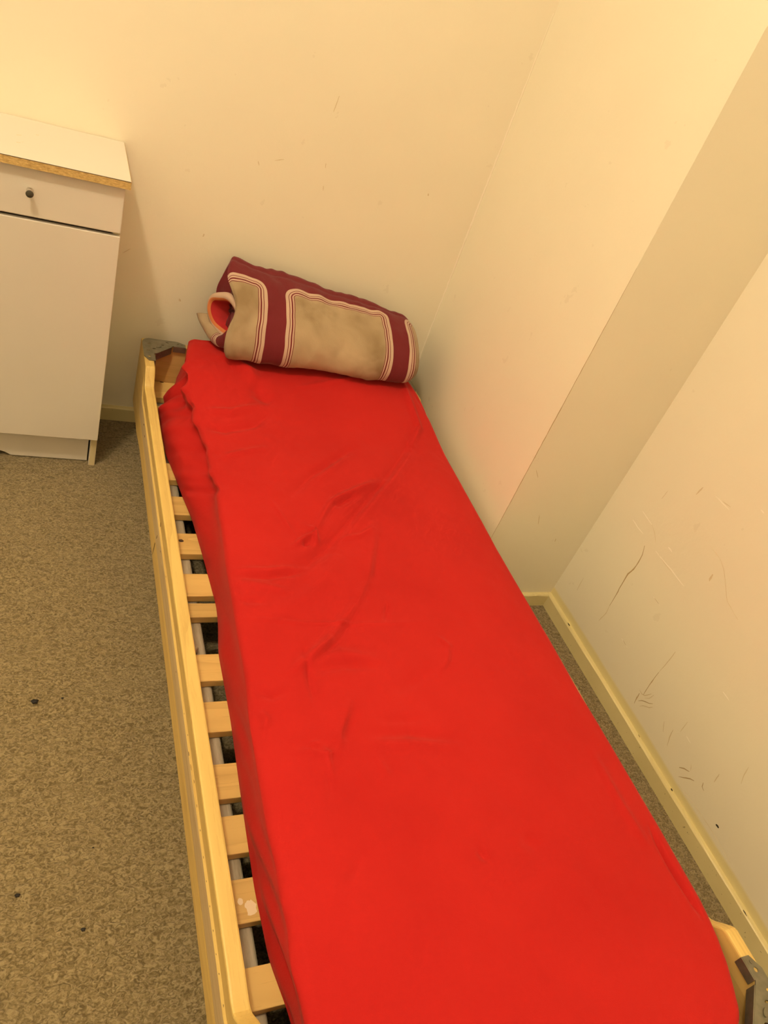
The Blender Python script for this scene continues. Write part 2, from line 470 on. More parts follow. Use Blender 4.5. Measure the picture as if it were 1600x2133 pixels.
for px, w, mt in [
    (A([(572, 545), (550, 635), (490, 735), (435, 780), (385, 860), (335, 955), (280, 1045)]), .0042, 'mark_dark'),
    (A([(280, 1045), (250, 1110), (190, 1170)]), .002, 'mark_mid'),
    (A([(665, 590), (720, 665), (790, 745), (850, 825), (900, 885)]), .0035, 'mark_highlight_caulk'),
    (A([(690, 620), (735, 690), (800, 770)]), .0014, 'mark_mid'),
    (A([(475, 330), (515, 395), (560, 445)]), .0032, 'mark_highlight_caulk'),
    (A([(555, 260), (600, 325), (632, 372)]), .0030, 'mark_highlight_caulk'),
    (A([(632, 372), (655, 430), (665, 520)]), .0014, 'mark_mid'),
    (A([(770, 560), (800, 600)]), .0045, 'mark_highlight_caulk'),
    (A([(1165, 135), (1220, 195), (1275, 245)]), .0035, 'mark_highlight_caulk'),
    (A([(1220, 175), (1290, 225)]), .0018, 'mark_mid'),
    (A([(1540, 250), (1565, 280)]), .004, 'mark_highlight_caulk'),
    (A([(645, 975), (700, 1050)]), .003, 'mark_highlight_caulk'),
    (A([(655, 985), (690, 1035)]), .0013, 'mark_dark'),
    (A([(380, 1320), (425, 1395)]), .0035, 'mark_highlight_caulk'),
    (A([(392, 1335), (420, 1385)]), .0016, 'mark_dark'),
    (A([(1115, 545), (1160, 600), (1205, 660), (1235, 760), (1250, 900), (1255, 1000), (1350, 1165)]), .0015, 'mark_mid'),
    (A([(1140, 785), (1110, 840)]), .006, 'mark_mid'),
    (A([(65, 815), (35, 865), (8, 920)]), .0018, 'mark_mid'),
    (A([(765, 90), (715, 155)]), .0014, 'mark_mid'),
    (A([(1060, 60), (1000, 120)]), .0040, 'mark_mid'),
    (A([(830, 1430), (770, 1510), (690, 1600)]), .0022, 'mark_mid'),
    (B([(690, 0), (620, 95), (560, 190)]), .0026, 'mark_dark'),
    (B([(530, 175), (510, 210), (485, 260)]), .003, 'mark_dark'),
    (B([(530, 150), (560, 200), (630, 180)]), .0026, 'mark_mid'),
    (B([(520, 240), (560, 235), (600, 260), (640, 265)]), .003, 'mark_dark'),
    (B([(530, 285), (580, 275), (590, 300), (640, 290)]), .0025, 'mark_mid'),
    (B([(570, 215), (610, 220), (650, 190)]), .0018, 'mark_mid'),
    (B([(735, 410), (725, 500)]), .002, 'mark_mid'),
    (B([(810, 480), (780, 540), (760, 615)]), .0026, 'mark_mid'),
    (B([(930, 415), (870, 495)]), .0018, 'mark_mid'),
    (B([(920, 535), (955, 590)]), .0030, 'mark_highlight_caulk'),
    (B([(1225, 165), (1275, 235)]), .0030, 'mark_highlight_caulk'),
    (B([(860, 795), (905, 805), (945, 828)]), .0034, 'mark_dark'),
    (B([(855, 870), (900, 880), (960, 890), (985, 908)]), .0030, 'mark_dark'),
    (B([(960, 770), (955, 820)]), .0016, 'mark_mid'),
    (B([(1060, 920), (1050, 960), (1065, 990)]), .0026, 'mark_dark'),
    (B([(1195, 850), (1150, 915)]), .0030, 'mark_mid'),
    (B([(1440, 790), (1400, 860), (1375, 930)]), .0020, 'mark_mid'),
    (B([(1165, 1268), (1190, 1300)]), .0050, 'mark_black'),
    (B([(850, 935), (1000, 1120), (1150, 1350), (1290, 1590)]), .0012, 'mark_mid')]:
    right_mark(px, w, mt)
w_back = bpy.data.objects['wall_back']
for px, w, mt in [([(707, 200), (695, 233)], .0025, 'mark_mid'), ([(572, 334), (592, 332)], .002, 'mark_mid'), ([(540, 345), (538, 335)], .002, 'mark_mid'),
                  ([(679, 340), (678, 350)], .002, 'mark_mid'), ([(674, 387), (673, 397)], .002, 'mark_mid'), ([(272, 518), (255, 527)], .0018, 'mark_mid'),
                  ([(892, 403), (893, 408)], .005, 'mark_mid'), ([(425, 487), (423, 493)], .004, 'mark_mid'), ([(373, 622), (376, 628)], .006, 'mark_mid')]:
    stroke('scuff_or_highlight', [on_y(x, y, YB) for x, y in px], w, mt, w_back, (1, -1))
for px, w, mt in [([(1117, 979), (1121, 995)], .002, 'mark_mid'), ([(1124, 1073), (1121, 1092)], .0022, 'mark_mid'), ([(1158, 1122), (1156, 1128)], .003, 'mark_mid')]:
    stroke('scuff_or_highlight', [on_y(x, y, YR) for x, y in px], w, mt, w_box, (1, -1))
stroke('edge_crack', [(XA1 + .001, YR, z) for z in (.20, .45, .75, 1.05)], .0022, 'mark_dark', w_box, (1, -1))
stroke('corner_caulk', [(XA0 - .004, YB, z) for z in (.25, .6, 1.0, 1.4)], .006, 'mark_highlight_caulk', w_back, (1, -1))
for px, w in [([(1183, 1297), (1187, 1304)], .004), ([(1398, 1642), (1401, 1648)], .004), ([(1330, 1530), (1333, 1536)], .002), ([(1548, 1895), (1556, 1908)], .003)]:
    stroke('paint_chip', [on_x(x, y, XC - BT) for x, y in px], w, 'mark_black', b_r, (0, -1))

# ------------------------------------------------------------------ cabinet
cab = thing('base_cabinet', 'narrow white base cabinet with one drawer and door beside the bed', 'cabinet', (-0.03, 1.96, 0))
cab_loc = Matrix.Translation((0.03, -1.96, 0))
def in_thing(o, root):
    o.parent = root; o.matrix_parent_inverse = Matrix.Translation(root.location).inverted(); return o
CXL, CXR, CYF, CYD, CYBK = -0.226, 0.168, 1.839, 1.822, 2.072
body = box('carcass', CXL + .001, CXR - .018, CYF + .10, CYBK, 0.10, 0.806, 'laminate'); in_thing(body, cab)
for xa, xb in ((CXL, CXL + .017), (CXR - .017, CXR)):
    sp = box('side_panel', xa, xb, CYF, CYBK, 0.0, 0.806, 'laminate', bev=.0008); in_thing(sp, cab)
    ed = box('edge_strip', xa + .001, xb - .001, CYF - .0012, CYF + .0005, 0.001, 0.805, 'edge'); ed.parent = sp
# plinth with a broken lower left end
poly = [(CXL + .018, .012), (-.135, .010), (-.105, .014), (-.082, .019), (-.064, .013), (-.05, .004), (.147, .003), (.147, .099), (CXL + .018, .099)]
pl = bm_obj('plinth', prism_bm(poly, CYF + .018, CYF + .032, 1), 'laminate'); in_thing(pl, cab)
dr = box('drawer_front', CXL + .0005, CXR - .0008, CYD, CYF - .0015, 0.6980, 0.8035, 'laminate', bev=.0025, seg=3); in_thing(dr, cab)
dr['label'] = 'plain white drawer front with a small dark-faced knob'
do = box('door', CXL + .0005, CXR - .0008, CYD, CYF - .0015, 0.1005, 0.6905, 'laminate', bev=.0015, seg=2); in_thing(do, cab)
# worktop
wt = box('worktop', CXL - .012, 0.1765, 1.8095, YB - .002, 0.8075, 0.8255, 'laminate', bev=.0006, seg=1); in_thing(wt, cab)
e1 = box('raw_edge', CXL - .0115, 0.1762, 1.8080, 1.8098, 0.8077, 0.8245, 'chip'); e1.parent = wt
e1['label'] = 'unfinished tan chipboard front edge'
e2 = box('edge_line', CXL - .0115, 0.1760, 1.8078, 1.8096, 0.8243, 0.8252, 'knot'); e2.parent = wt
e3 = box('raw_edge', 0.1760, 0.1772, 1.8090, YB - .002, 0.8077, 0.8245, 'chip'); e3.parent = wt
for px in ([(34, 281), (45, 282)], [(75, 281), (81, 282)], [(34, 296), (43, 298)], [(46, 296), (48, 296)]):
    pts = [on_z(x, y, .8256) for x, y in px]
    s = stroke('scratch', pts, .0022, 'mark_mid', None, (2, 1)); s.parent = wt
# knob: base flange, slim stem, dark disc
kx, kz = -0.0265, 0.757
def turned(name, prof, mat, parent, y, n=28):
    bm = lathe_bm(prof, n)
    bmesh.ops.rotate(bm, verts=bm.verts, cent=(0, 0, 0), matrix=Matrix.Rotation(math.pi / 2, 3, 'X'))
    bmesh.ops.translate(bm, verts=bm.verts, vec=(kx, y, kz))
    o = bm_obj(name, bm, mat, None, True); o.parent = parent; return o
kn = turned('knob', [(.0072, 0), (.0072, .002), (.0055, .004), (.0042, .006), (.0042, .017), (.0060, .0195), (.0082, .0205), (.0084, .0225), (.0080, .0235)], 'chrome', dr, CYD)
kf = turned('knob_face', [(.0081, .0230), (.0081, .0238), (.0072, .0245)], 'knobface', dr, CYD)

# ------------------------------------------------------------------ bed frame
XO, XI, XI2, XO2 = 0.272, 0.298, 1.098, 1.124
YH, YFT = 2.022, 0.077
ZM, ZT, ZS = 0.288, 0.330, 0.208
bed = thing('slatted_bed', 'low slatted pine single bed frame with steel corner brackets', 'bed', ((XO + XO2) / 2, (YH + YFT) / 2, 0))
def smooth(a, b, t):
    t = min(1, max(0, (t - a) / (b - a))); return t * t * (3 - 2 * t)
def rail_top(y, flip):
    e = min(y - YFT - (.010 if flip else .043), YH - y)
    z = ZM + (ZT - ZM) * (1 - smooth(0.150, 0.192, e))
    return z - 0.003 * math.exp(-((e - .205) / .02) ** 2)
def rail_bot(y):
    e = min(y - YFT, YH - y)
    return 0.145 - 0.030 * (1 - smooth(0.10, 0.30, e))
ys = sorted(set([YFT, YFT + .01] + [YFT + .13 + .006 * k for k in range(23)] + list(np.linspace(YFT + .28, YH - .24, 26)) + [YH - .11 - .006 * k for k in range(18)] + [YH - .01, YH]))
def rail(name, flip):
    V, Fc = [], []
    for y in ys:
        zt, zb = rail_top(y, flip), rail_bot(y)
        b = .0035
        # outer side carries a shallow stepped moulding
        e = min(y - YFT - .04, YH - y); k = smooth(.10, .22, e)
        prof = [(XI, zb + b), (XI, zt - b), (XI - .001, zt - .001), (XI - b, zt), (XO + b, zt), (XO + .001, zt - .001), (XO, zt - b),
                (XO + .001 * k, zt - .039), (XO - .0026 * k, zt - .0435), (XO - .0040 * k, zt - .050), (XO - .0060 * k, zt - .076), (XO - .0060 * k, zt - .082), (XO - .0025 * k, zt - .088),
                (XO - .0038 * k, zt - .096), (XO - .004 * k, zb + b), (XO - .004 * k + .002, zb), (XI - b, zb)]
        for x, z in prof:
            V.append(((XO + XO2 - x) if flip else x, y, z))
    n = len(prof)
    Fc = grid_faces(len(ys), n, True)
    Fc += [tuple(range(n)), tuple(range((len(ys) - 1) * n, len(ys) * n))]
    bm = bmesh.new()
    vv = [bm.verts.new(v) for v in V]
    for f in Fc: bm.faces.new([vv[i] for i in f])
    o = bm_obj(name, bm, 'pine_y')
    o.data.materials.append(M['worn'])
    for idx, p in enumerate(o.data.polygons):
        if idx % n in (8, 9) and idx < (len(ys) - 1) * n and .2 < p.center.y < 1.85: p.material_index = 1
    return in_thing(o, bed)
rl = rail('side_rail', False); rail('side_rail', True)
rl['label'] = 'pine side rail with a worn stepped moulding'
# dents, knots and screw holes on the near rail
def dent(px, w, mat='knot'):
    pts = [on_x(x, y, XO - .0050) for x, y in px]
    s = stroke('dent', pts, w, mat, None, (0, -1)); s.parent = rl; s.matrix_parent_inverse = rl.matrix_world.inverted()
for px, w in [([(299, 883), (300, 887)], .006), ([(301, 907), (302, 911)], .005), ([(328, 1115), (322, 1135), (317, 1155)], .006), ([(335, 1088), (334, 1097)], .008),
              ([(393, 1566), (394, 1575)], .005), ([(397, 1592), (399, 1605)], .0022), ([(404, 1625), (405, 1632)], .003), ([(410, 1676), (411, 1682)], .002),
              ([(417, 1728), (418, 1732)], .003), ([(424, 1783), (424, 1788)], .002), ([(430, 1835), (431, 1838)], .003), ([(437, 1886), (438, 1890)], .002),
              ([(444, 1937), (445, 1941)], .003), ([(450, 1986), (451, 1990)], .002), ([(456, 2027), (457, 2031)], .003), ([(465, 2093), (466, 2098)], .004),
              ([(334, 1147), (335, 1151)], .003), ([(346, 1200), (346, 1203)], .002), ([(367, 1398), (367, 1401)], .002), ([(384, 1485), (384, 1488)], .002), ([(391, 1530), (392, 1533)], .002)]:
    dent(px, w)

hb = box('head_board', XI - .002, XI2 + .002, YH - .022, YH, 0.13, ZT - .002, 'pine_end', bev=.002); in_thing(hb, bed)
fb = box('foot_board', XI - .002, XI2 + .002, YFT, YFT + .022, 0.13, ZT - .002, 'pine_end', bev=.002); in_thing(fb, bed)
for x in (.318, 1.036):
    for y in (YFT + .06, YH - .12):
        lg = box('leg', x, x + .042, y, y + .06, 0.0, 0.187, 'beam', bev=.002); in_thing(lg, bed)
for x0, x1 in ((XI + .001, .346), (1.05, XI2 - .001)):
    bmm = box_bm(x0, x1, YFT + .024, YH - .024, 0.150, 0.1875, .008, 3)
    in_thing(bm_obj('slat_support', bmm, 'beam'), bed)
for args in ((XI + .002, XI + .016, YFT + .03, YH - .03), (XI2 - .016, XI2 - .002, YFT + .03, YH - .03), (XI + .02, XI2 - .02, YFT + .03, YFT + .044), (XI + .02, XI2 - .02, YH - .044, YH - .03)):
    in_thing(box('added_light_baffle', *args, 0.0, 0.152, 'beam'), bed)  # added unseen boards that keep light from leaking in under the slats
# dowel pegs standing on the support
for px in [(407, 1352), (328, 818)]:
    p = on_z(px[0], px[1], .20)
    bm = lathe_bm([(.006, 0), (.006, .016), (.004, .020)], 16)
    bmesh.ops.translate(bm, verts=bm.verts, vec=(max(p[0], .312), p[1], .186))
    in_thing(bm_obj('dowel', bm, 'beam', None, True), bed)
slats = [(1.909, 1.997), (1.797, 1.866), (1.665, 1.733), (1.531, 1.600), (1.397, 1.466), (1.261, 1.331), (1.130, 1.198), (1.069, 1.109),
         (.903, .970), (.787, .855), (.653, .721), (.555, .622), (.446, .514), (.326, .384), (.208, .276), (.108, .176)]
for i, (a, b_) in enumerate(slats):
    s = box('slat', XI + .0015, XI2 - .0015, a, b_, ZS - .0185, ZS, 'pine_x', bev=.0015, seg=2)
    in_thing(s, bed)
    def spot(name, px, rx, ry, mat, n=14, jag=0.12):
        c = on_z(px[0], px[1], ZS)
        V = [(c[0], c[1], ZS + .0006)] + [(c[0] + rx * math.cos(2 * math.pi * k / n) * random.uniform(1 - jag, 1 + jag), c[1] + ry * math.sin(2 * math.pi * k / n) * random.uniform(1 - jag, 1 + jag), ZS + .0002) for k in range(n)]
        o = mesh_obj(name, V, [(0, 1 + k, 1 + (k + 1) % n) for k in range(n)], mat, s)
        o.matrix_parent_inverse = Matrix.Translation(bed.location).inverted() @ Matrix.Identity(4) if False else Matrix.Identity(4)
        return o
    if i == 5: spot('knot', (377.5, 1126.5), .0058, .0050, 'knot')
    if i == 0: spot('knot', (337, 796), .006, .003, 'knot')
    if i == 12:
        spot('paint_stain', (500.5, 1878), .0045, .0055, 'paint_spot')
        spot('paint_stain', (518, 1884), .006, .006, 'paint_spot', jag=.3)
        spot('paint_stain', (523, 1893), .0085, .012, 'paint_spot', jag=.3)
# webbing tape that links the slats underneath
st = box('webbing', .370, .386, .49, .905, ZS - .0205, ZS - .0190, 'strap'); in_thing(st, bed)

# steel corner brackets: flat gusset plate on top, lips folded down on the inner edges
def bracket_poly():
    p = []
    for k in range(7):                      # rounded outer corner
        a = math.pi + k * (math.pi / 2) / 6
        p.append((.024 + .024 * math.cos(a), .024 + .024 * math.sin(a)))
    p += [(.100, 0), (.122, .012), (.122, .0275), (.086, .0275), (.0805, .0330), (.0330, .0805), (.0275, .086), (.0275, .122), (.012, .122), (0, .100)]
    return p
def bracket(corner_x, corner_y, sx, sy):
    tr = lambda a, b: (corner_x + sx * a, corner_y + sy * b)
    poly = [tr(*p) for p in bracket_poly()]
    def ring(a, b, rx, ry, ang=0.0, n=12):
        c = tr(a, b); out = []
        for k in range(n):
            u = rx * math.cos(2 * math.pi * k / n); v = ry * math.sin(2 * math.pi * k / n)
            out.append((c[0] + u * math.cos(ang) - v * math.sin(ang), c[1] + u * math.sin(ang) + v * math.cos(ang)))
        return out
    loops = [poly] + [ring(*h) for h in ((.100, .014, .0035, .0022), (.070, .013, .0045, .0025, .5 * sx * sy), (.056, .030, .0045, .0022),
                      (.030, .056, .0045, .0022), (.013, .070, .0045, .0025), (.014, .100, .0040, .0040), (.018, .030, .006, .002, .4))]
    bm = bmesh.new(); lv = []
    for z in (ZT + .0002, ZT + .0024):
        edges = []; vv = []
        for lp in loops:
            v_ = [bm.verts.new((p[0], p[1], z)) for p in lp]; vv.append(v_)
            edges += [bm.edges.new((v_[k], v_[(k + 1) % len(v_)])) for k in range(len(v_))]
        bmesh.ops.triangle_fill(bm, use_beauty=True, use_dissolve=False, edges=edges)
        lv.append(vv)
    for a_, b_ in zip(*lv):
        for k in range(len(a_)):
            q = (k + 1) % len(a_); bm.faces.new([a_[k], a_[q], b_[q], b_[k]])
    pl = bm_obj('corner_bracket', bm, 'steel'); in_thing(pl, bed)
    def lip(p, q, depth):
        a = np.array(tr(*p)); b = np.array(tr(*q)); d = b - a; d /= np.linalg.norm(d)
        cen = np.array(tr(.07, .07)); nn = np.array([-d[1], d[0]])
        if np.dot(nn, cen - a) < 0: nn = -nn
        quad = [a, b, b + nn * .002, a + nn * .002]
        o = bm_obj('folded_lip', prism_bm([tuple(v) for v in quad], ZT - depth, ZT + .0022, 2), 'steel'); o.parent = pl
    lip((.122, .0277), (.087, .0277), .016); lip((.0277, .087), (.0277, .122), .016); lip((.0805, .0332), (.0332, .0805), .020)
    def lug(a, b, rx, ry, ang, h):
        o = bm_obj('raised_lug', prism_bm(ring(a, b, rx, ry, ang), ZT + .0020, ZT + .0024 + h, 2), 'steel'); o.parent = pl
    lug(.044, .044, .009, .0045, -.6 * sx * sy, .0022); lug(.112, .015, .0035, .0025, 0, .0010); lug(.015, .112, .0030, .0035, 0, .0010)
bracket(XO, YH, 1, -1); bracket(XO2, YH, -1, -1); bracket(XO2, YFT, -1, 1); bracket(XO, YFT, 1, 1)

# ------------------------------------------------------------------ mattress and red sheet
tag(box('mattress', .412, 1.068, .150, 1.50, ZS + .001, .306, 'mattress', bev=.02, seg=4), 'thin foam mattress hidden inside the red sheet', 'mattress')

def itp(y, xs, vals):
    return np.interp(y, xs, vals)
def smooth_arr(v, n):
    k = np.ones(n) / n; p = np.pad(v, (n // 2, n - 1 - n // 2), mode='edge'); return np.convolve(p, k, 'valid')
NY = 430
Y0S, Y1S = 0.112, 1.955
yy = np.linspace(Y0S, Y1S, NY)
xb = smooth_arr(itp(yy, [.10, .20, .314, .387, .495, .66, .81, .97, 1.05, 1.10, 1.235, 1.374, 1.47, 1.56, 1.63, 1.75, 1.83, 1.88, 1.96],
                    [.385, .378, .369, .355, .352, .357, .363, .363, .374, .377, .369, .359, .344, .332, .321, .316, .322, .345, .375]), 9)
xt = smooth_arr(itp(yy, [.10, .33, .60, .78, .95, 1.08, 1.40, 1.58, 1.75, 1.88, 1.96], [.355, .362, .362, .372, .378, .382, .394, .384, .358, .372, .40]), 25)
fl = smooth_arr(itp(yy, [.1, 1.30, 1.45, 1.6, 1.84, 1.90, 1.96], [0, 0, .6, 1, 1, .4, 0]), 15)
xr = smooth_arr(itp(yy, [.1, .29, .9, 1.25, 1.5, 1.75, 1.85, 1.96], [1.094, 1.102, 1.103, 1.103, 1.100, 1.092, 1.080, 1.055]), 15)
for i, y in enumerate(yy):
    xr[i] -= float(np.interp(y, [.11, .13, .148, .165, .20, .235, .27, .30], [.050, .046, .040, .032, .018, .009, .003, 0])) - .0035 * math.exp(-((y - .45) / .15) ** 2) + .002 * math.exp(-((y - .75) / .06) ** 2)
rc = .035
for i, y in enumerate(yy):          # rounded foot corners in plan
    if y < Y0S + rc:
        t = (Y0S + rc - y) / rc; ins = rc * (1 - math.sqrt(max(0, 1 - t * t)))
        xr[i] -= ins; xt[i] += ins * .5; xb[i] += ins * .4
def ztop(x, y):
    yb_ = 1.585 + .05 * np.exp(-((x - .62) / .16) ** 2)
    t = (y - yb_) / .018
    sp = .018 * np.log1p(np.exp(np.clip(t, -30, 30)))
    z = .328 + .014 * np.clip((y - 1.2) / .4, 0, 1) + .165 * sp
    z = z - .012 * np.clip((y - 1.80) / .15, 0, 1) ** 2
    # crown across the width, soft dip towards the edges
    u = (x - .37) / (1.10 - .37)
    z = z - .012 * (2 * u - 1) ** 6
    return z
ZB = ZS + .0015
NS, NC, NTP, NR = 34, 14, 190, 26
rows = []
for i, y in enumerate(yy):
    rr = .015
    f_ = fl[i]
    zt_l = float(ztop(xt[i] + rr, y))
    # left side: bezier from the slats to the top edge
    p0 = np.array([xb[i], ZB]); p3 = np.array([xt[i], zt_l - rr])
    c1 = np.array([xb[i] + .003 - .013 * f_, ZB + .045 + .040 * f_]); c2 = np.array([xt[i] + .002 + .045 * f_, zt_l - .060 - .010 * f_])
    t = np.linspace(0, 1, NS, endpoint=False)[:, None]
    side = (1 - t) ** 3 * p0 + 3 * (1 - t) ** 2 * t * c1 + 3 * (1 - t) * t * t * c2 + t ** 3 * p3
    a = np.linspace(math.pi, math.pi / 2, NC, endpoint=False)
    cor = np.stack([xt[i] + rr + rr * np.cos(a), zt_l - rr + rr * np.sin(a)], 1)
    xs = np.linspace(xt[i] + rr, xr[i] - .020, NTP, endpoint=False)
    top = np.stack([xs, ztop(xs, np.full_like(xs, y))], 1)
    zr = float(ztop(np.array(xr[i] - .020), np.array(y)))
    a = np.linspace(math.pi / 2, 0, NR // 2, endpoint=False)
    cr = np.stack([xr[i] - .020 + .020 * np.cos(a), zr - .018 + .018 * np.sin(a)], 1)
    zz = np.linspace(zr - .018, ZS + .012, NR // 2)
    rx_low = min(xr[i], 1.0955)
    rs = np.stack([xr[i] + (rx_low - .004 - xr[i]) * np.clip((zr - .018 - zz) / .03, 0, 1), zz], 1)
    rows.append(np.concatenate([side, cor, top, cr, rs], 0))
S = np.array(rows)                         # NY x NX x (x, z)
NX = S.shape[1]
SX, SZ = S[:, :, 0].copy(), S[:, :, 1].copy()
SY = np.repeat(yy[:, None], NX, 1)
kk = np.arange(NX)
topw = np.clip(np.minimum((kk - NS) / NC, (NS + NC + NTP + NR // 2 - kk) / (NR // 2)), 0, 1)   # 1 on top, 0 on sides
topw = topw[None, :] * np.ones((NY, 1))
sidew = np.clip(1 - (kk - NS - 2) / 8.0, 0, 1) * np.clip(kk / 5.0, 0, 1); sidew = sidew[None, :] * np.ones((NY, 1))

# explicit folds seen in the cloth, as polylines on the mattress top (x, y)
def seg_dist(X, Y, a, b):
    ax, ay = a; bx, by = b
    dx, dy = bx - ax, by - ay; L2 = dx * dx + dy * dy + 1e-12
    t = np.clip(((X - ax) * dx + (Y - ay) * dy) / L2, 0, 1)
    px, py = X - (ax + t * dx), Y - (ay + t * dy)
    sgn = np.sign(dx * py - dy * px)
    return np.sqrt(px * px + py * py), sgn, t
DZ = np.zeros_like(SX)
def fold(px, amp, w, mode='ridge', zref=.335):
    global DZ
    pts = [on_z(x, y, zref)[:2] for x, y in px]
    n = len(pts) - 1
    best = np.full_like(SX, 9.0); sg = np.zeros_like(SX); tt = np.zeros_like(SX)
    for k in range(n):
        d, s, t = seg_dist(SX, SY, pts[k], pts[k + 1])
        m_ = d < best
        best = np.where(m_, d, best); sg = np.where(m_, s, sg); tt = np.where(m_, (k + t) / n, tt)
    amp = amp * 2.5; env = np.sin(np.pi * np.clip(tt, 0.02, .98)) ** .6
    q = best / w
    if mode == 'ridge': DZ += amp * env * np.exp(-q * q)
    else: DZ += amp * env * sg * q * np.exp(-q * q) * 2.2       # one-sided step: light on one flank, dark on the other
K = lambda pts: crop(pts, 320, 740, .375)
K2 = lambda pts: crop(pts, 420, 1300, .375)
fold(K([(1450, 430), (1380, 570), (1280, 700), (1100, 920), (950, 1070), (860, 1140), (760, 1190)]), -.0050, .016)
fold(K([(1440, 520), (1330, 690), (1160, 880), (1000, 1050)]), .0045, .014)
fold(K([(1280, 690), (1150, 740), (1000, 810), (950, 880), (890, 985)]), .0050, .010)
fold(K([(1130, 780), (1000, 830), (930, 930)]), -.0035, .009)
fold(K([(780, 1050), (840, 1010), (890, 990), (910, 1030)]), .0050, .0065)
fold(K([(865, 940), (895, 970), (915, 1025)]), .0045, .005)
fold(K([(830, 1030), (870, 1040)]), -.004, .006)
fold(K([(1110, 520), (1000, 590), (880, 660), (750, 790)]), -.0032, .012)
fold(K([(1080, 560), (900, 700)]), .0025, .012)
fold(K([(1230, 930), (1225, 1050), (1200, 1250), (1140, 1380), (1080, 1450), (980, 1570), (860, 1680)]), .0042, .014)
fold(K([(1260, 1000), (1230, 1200), (1180, 1330), (1080, 1490), (1000, 1600)]), -.0036, .011)
fold(K([(1050, 1090), (990, 1180), (900, 1290), (700, 1420)]), .0026, .018)
fold(K([(470, 1165), (640, 1180), (830, 1165)]), .0026, .009)
fold(K([(480, 1195), (640, 1215), (840, 1185)]), -.0026, .008)
fold(K([(450, 1230), (600, 1260), (760, 1300)]), .0022, .010)
fold(K([(480, 1330), (640, 1350)]), -.0018, .009)
fold(K([(510, 1435), (800, 1470), (1150, 1478), (1520, 1470)]), .0012, .0035)
fold(K([(650, 790), (720, 890), (800, 1010)]), .0012, .004)
fold(K([(300, 330), (420, 345), (600, 310)]), .0045, .012)
fold(K([(290, 400), (400, 420), (560, 400), (640, 340)]), -.0040, .012)
fold(K([(380, 560), (500, 540), (640, 515)]), .0022, .009)
fold(K([(540, 180), (580, 260), (640, 300)]), -.0060, .020)
fold(K([(380, 90), (520, 160), (560, 240)]), .0060, .020)
fold(K([(1345, 200), (1400, 310), (1465, 430), (1420, 530)]), .0045, .009)
fold(K([(1430, 280), (1500, 350), (1580, 420)]), -.0040, .007)
fold(K([(1520, 290), (1560, 390), (1600, 450)]), -.0040, .007)
fold(K([(770, 235), (1000, 215), (1250, 180)]), .0016, .010)
fold(K([(1310, 1370), (1290, 1460)]), -.0020, .005)
fold(K([(1040, 1005), (1150, 990), (1230, 940)]), .0020, .006)
fold(K2([(740, 60), (680, 120), (600, 180), (500, 250)]), .0042, .012)
fold(K2([(760, 80), (690, 150), (620, 190)]), -.0030, .008)
fold(K2([(570, 100), (590, 200), (610, 310), (640, 430)]), -.0022, .007)
fold(K2([(620, 190), (780, 150), (1000, 190)]), .0024, .014)
fold(K2([(640, 240), (800, 210), (1010, 215)]), -.0024, .012)
fold(K2([(940, 605), (1150, 590), (1420, 620)]), -.0022, .012)
fold(K2([(940, 650), (1150, 650), (1420, 655)]), .0022, .012)
fold(K2([(1000, 525), (1250, 512)]), -.0016, .010)
fold(K2([(840, 400), (810, 500), (770, 610), (765, 690)]), .0032, .011)
fold(K2([(860, 430), (820, 560), (790, 640)]), -.0026, .009)
fold(K2([(520, 690), (600, 690), (700, 715), (770, 685)]), .0022, .005)
fold(K2([(600, 655), (660, 645)]), .0022, .004)
fold(K2([(665, 660), (700, 710), (720, 790), (740, 850)]), .0028, .006)
fold(K2([(720, 760), (730, 960)]), -.0016, .008)
fold(K2([(990, 740), (1050, 840)]), .0012, .006)
fold(K2([(920, 1230), (870, 1330), (830, 1400)]), -.0018, .010)
fold(K2([(1380, 100), (1370, 190), (1330, 260)]), .0020, .006)
fold(K2([(1320, 60), (1390, 120)]), .0018, .005)
fold(K2([(1280, 230), (1180, 310), (1080, 370)]), -.0020, .014)
fold(K2([(1540, 1240), (1575, 1275), (1605, 1300)]), -.0026, .007)
fold(K2([(330, 350), (400, 380), (480, 350)]), -.0020, .008)
fold(K2([(280, 400), (300, 520), (310, 640), (330, 700)]), -.0050, .012)
fold(K2([(330, 450), (370, 500), (360, 560)]), .0022, .007)
fold([(1365, 1717), (1395, 1775), (1435, 1840), (1472, 1900)], -.0060, .006)
fold([(1240, 1560), (1300, 1670), (1360, 1760)], .0020, .010)
fold([(1090, 1735), (1125, 1765)], -.0020, .014)
# broad softness
DZ += .0028 * fbm(SX * 7, SY * 6, 3) + .0007 * fbm(SX * 42 + 5, SY * 30, 2)
headw = np.clip((SY - 1.0) / .5, 0, 1) * np.clip((.75 - SX) / .3, 0, 1)
DZ += .0022 * headw * fbm(SX * 22 + 3, SY * 26 + 1, 3)
SZ += DZ * topw
# folds on the hanging left side: diagonal tucks
dist_side = np.cumsum(np.sqrt(np.gradient(SX, axis=1) ** 2 + np.gradient(SZ, axis=1) ** 2), axis=1)
amp_s = np.interp(yy, [.1, .3, .6, .9, 1.2, 1.45, 1.7, 1.9], [.010, .009, .005, .0025, .003, .005, .009, .009])[:, None]
w1 = fbm(SY * 9 + dist_side * 22, dist_side * 5 - SY * 1.5, 2)
tuck = np.sin((SY * 1.0 + dist_side * 2.6) * 40 + 4 * fbm(SY * 3, dist_side * 4, 2))
nearfoot = np.clip((.62 - SY) / .25, 0, 1)
SX += sidew * amp_s * (w1 * 1.5 + .32 * tuck * nearfoot)
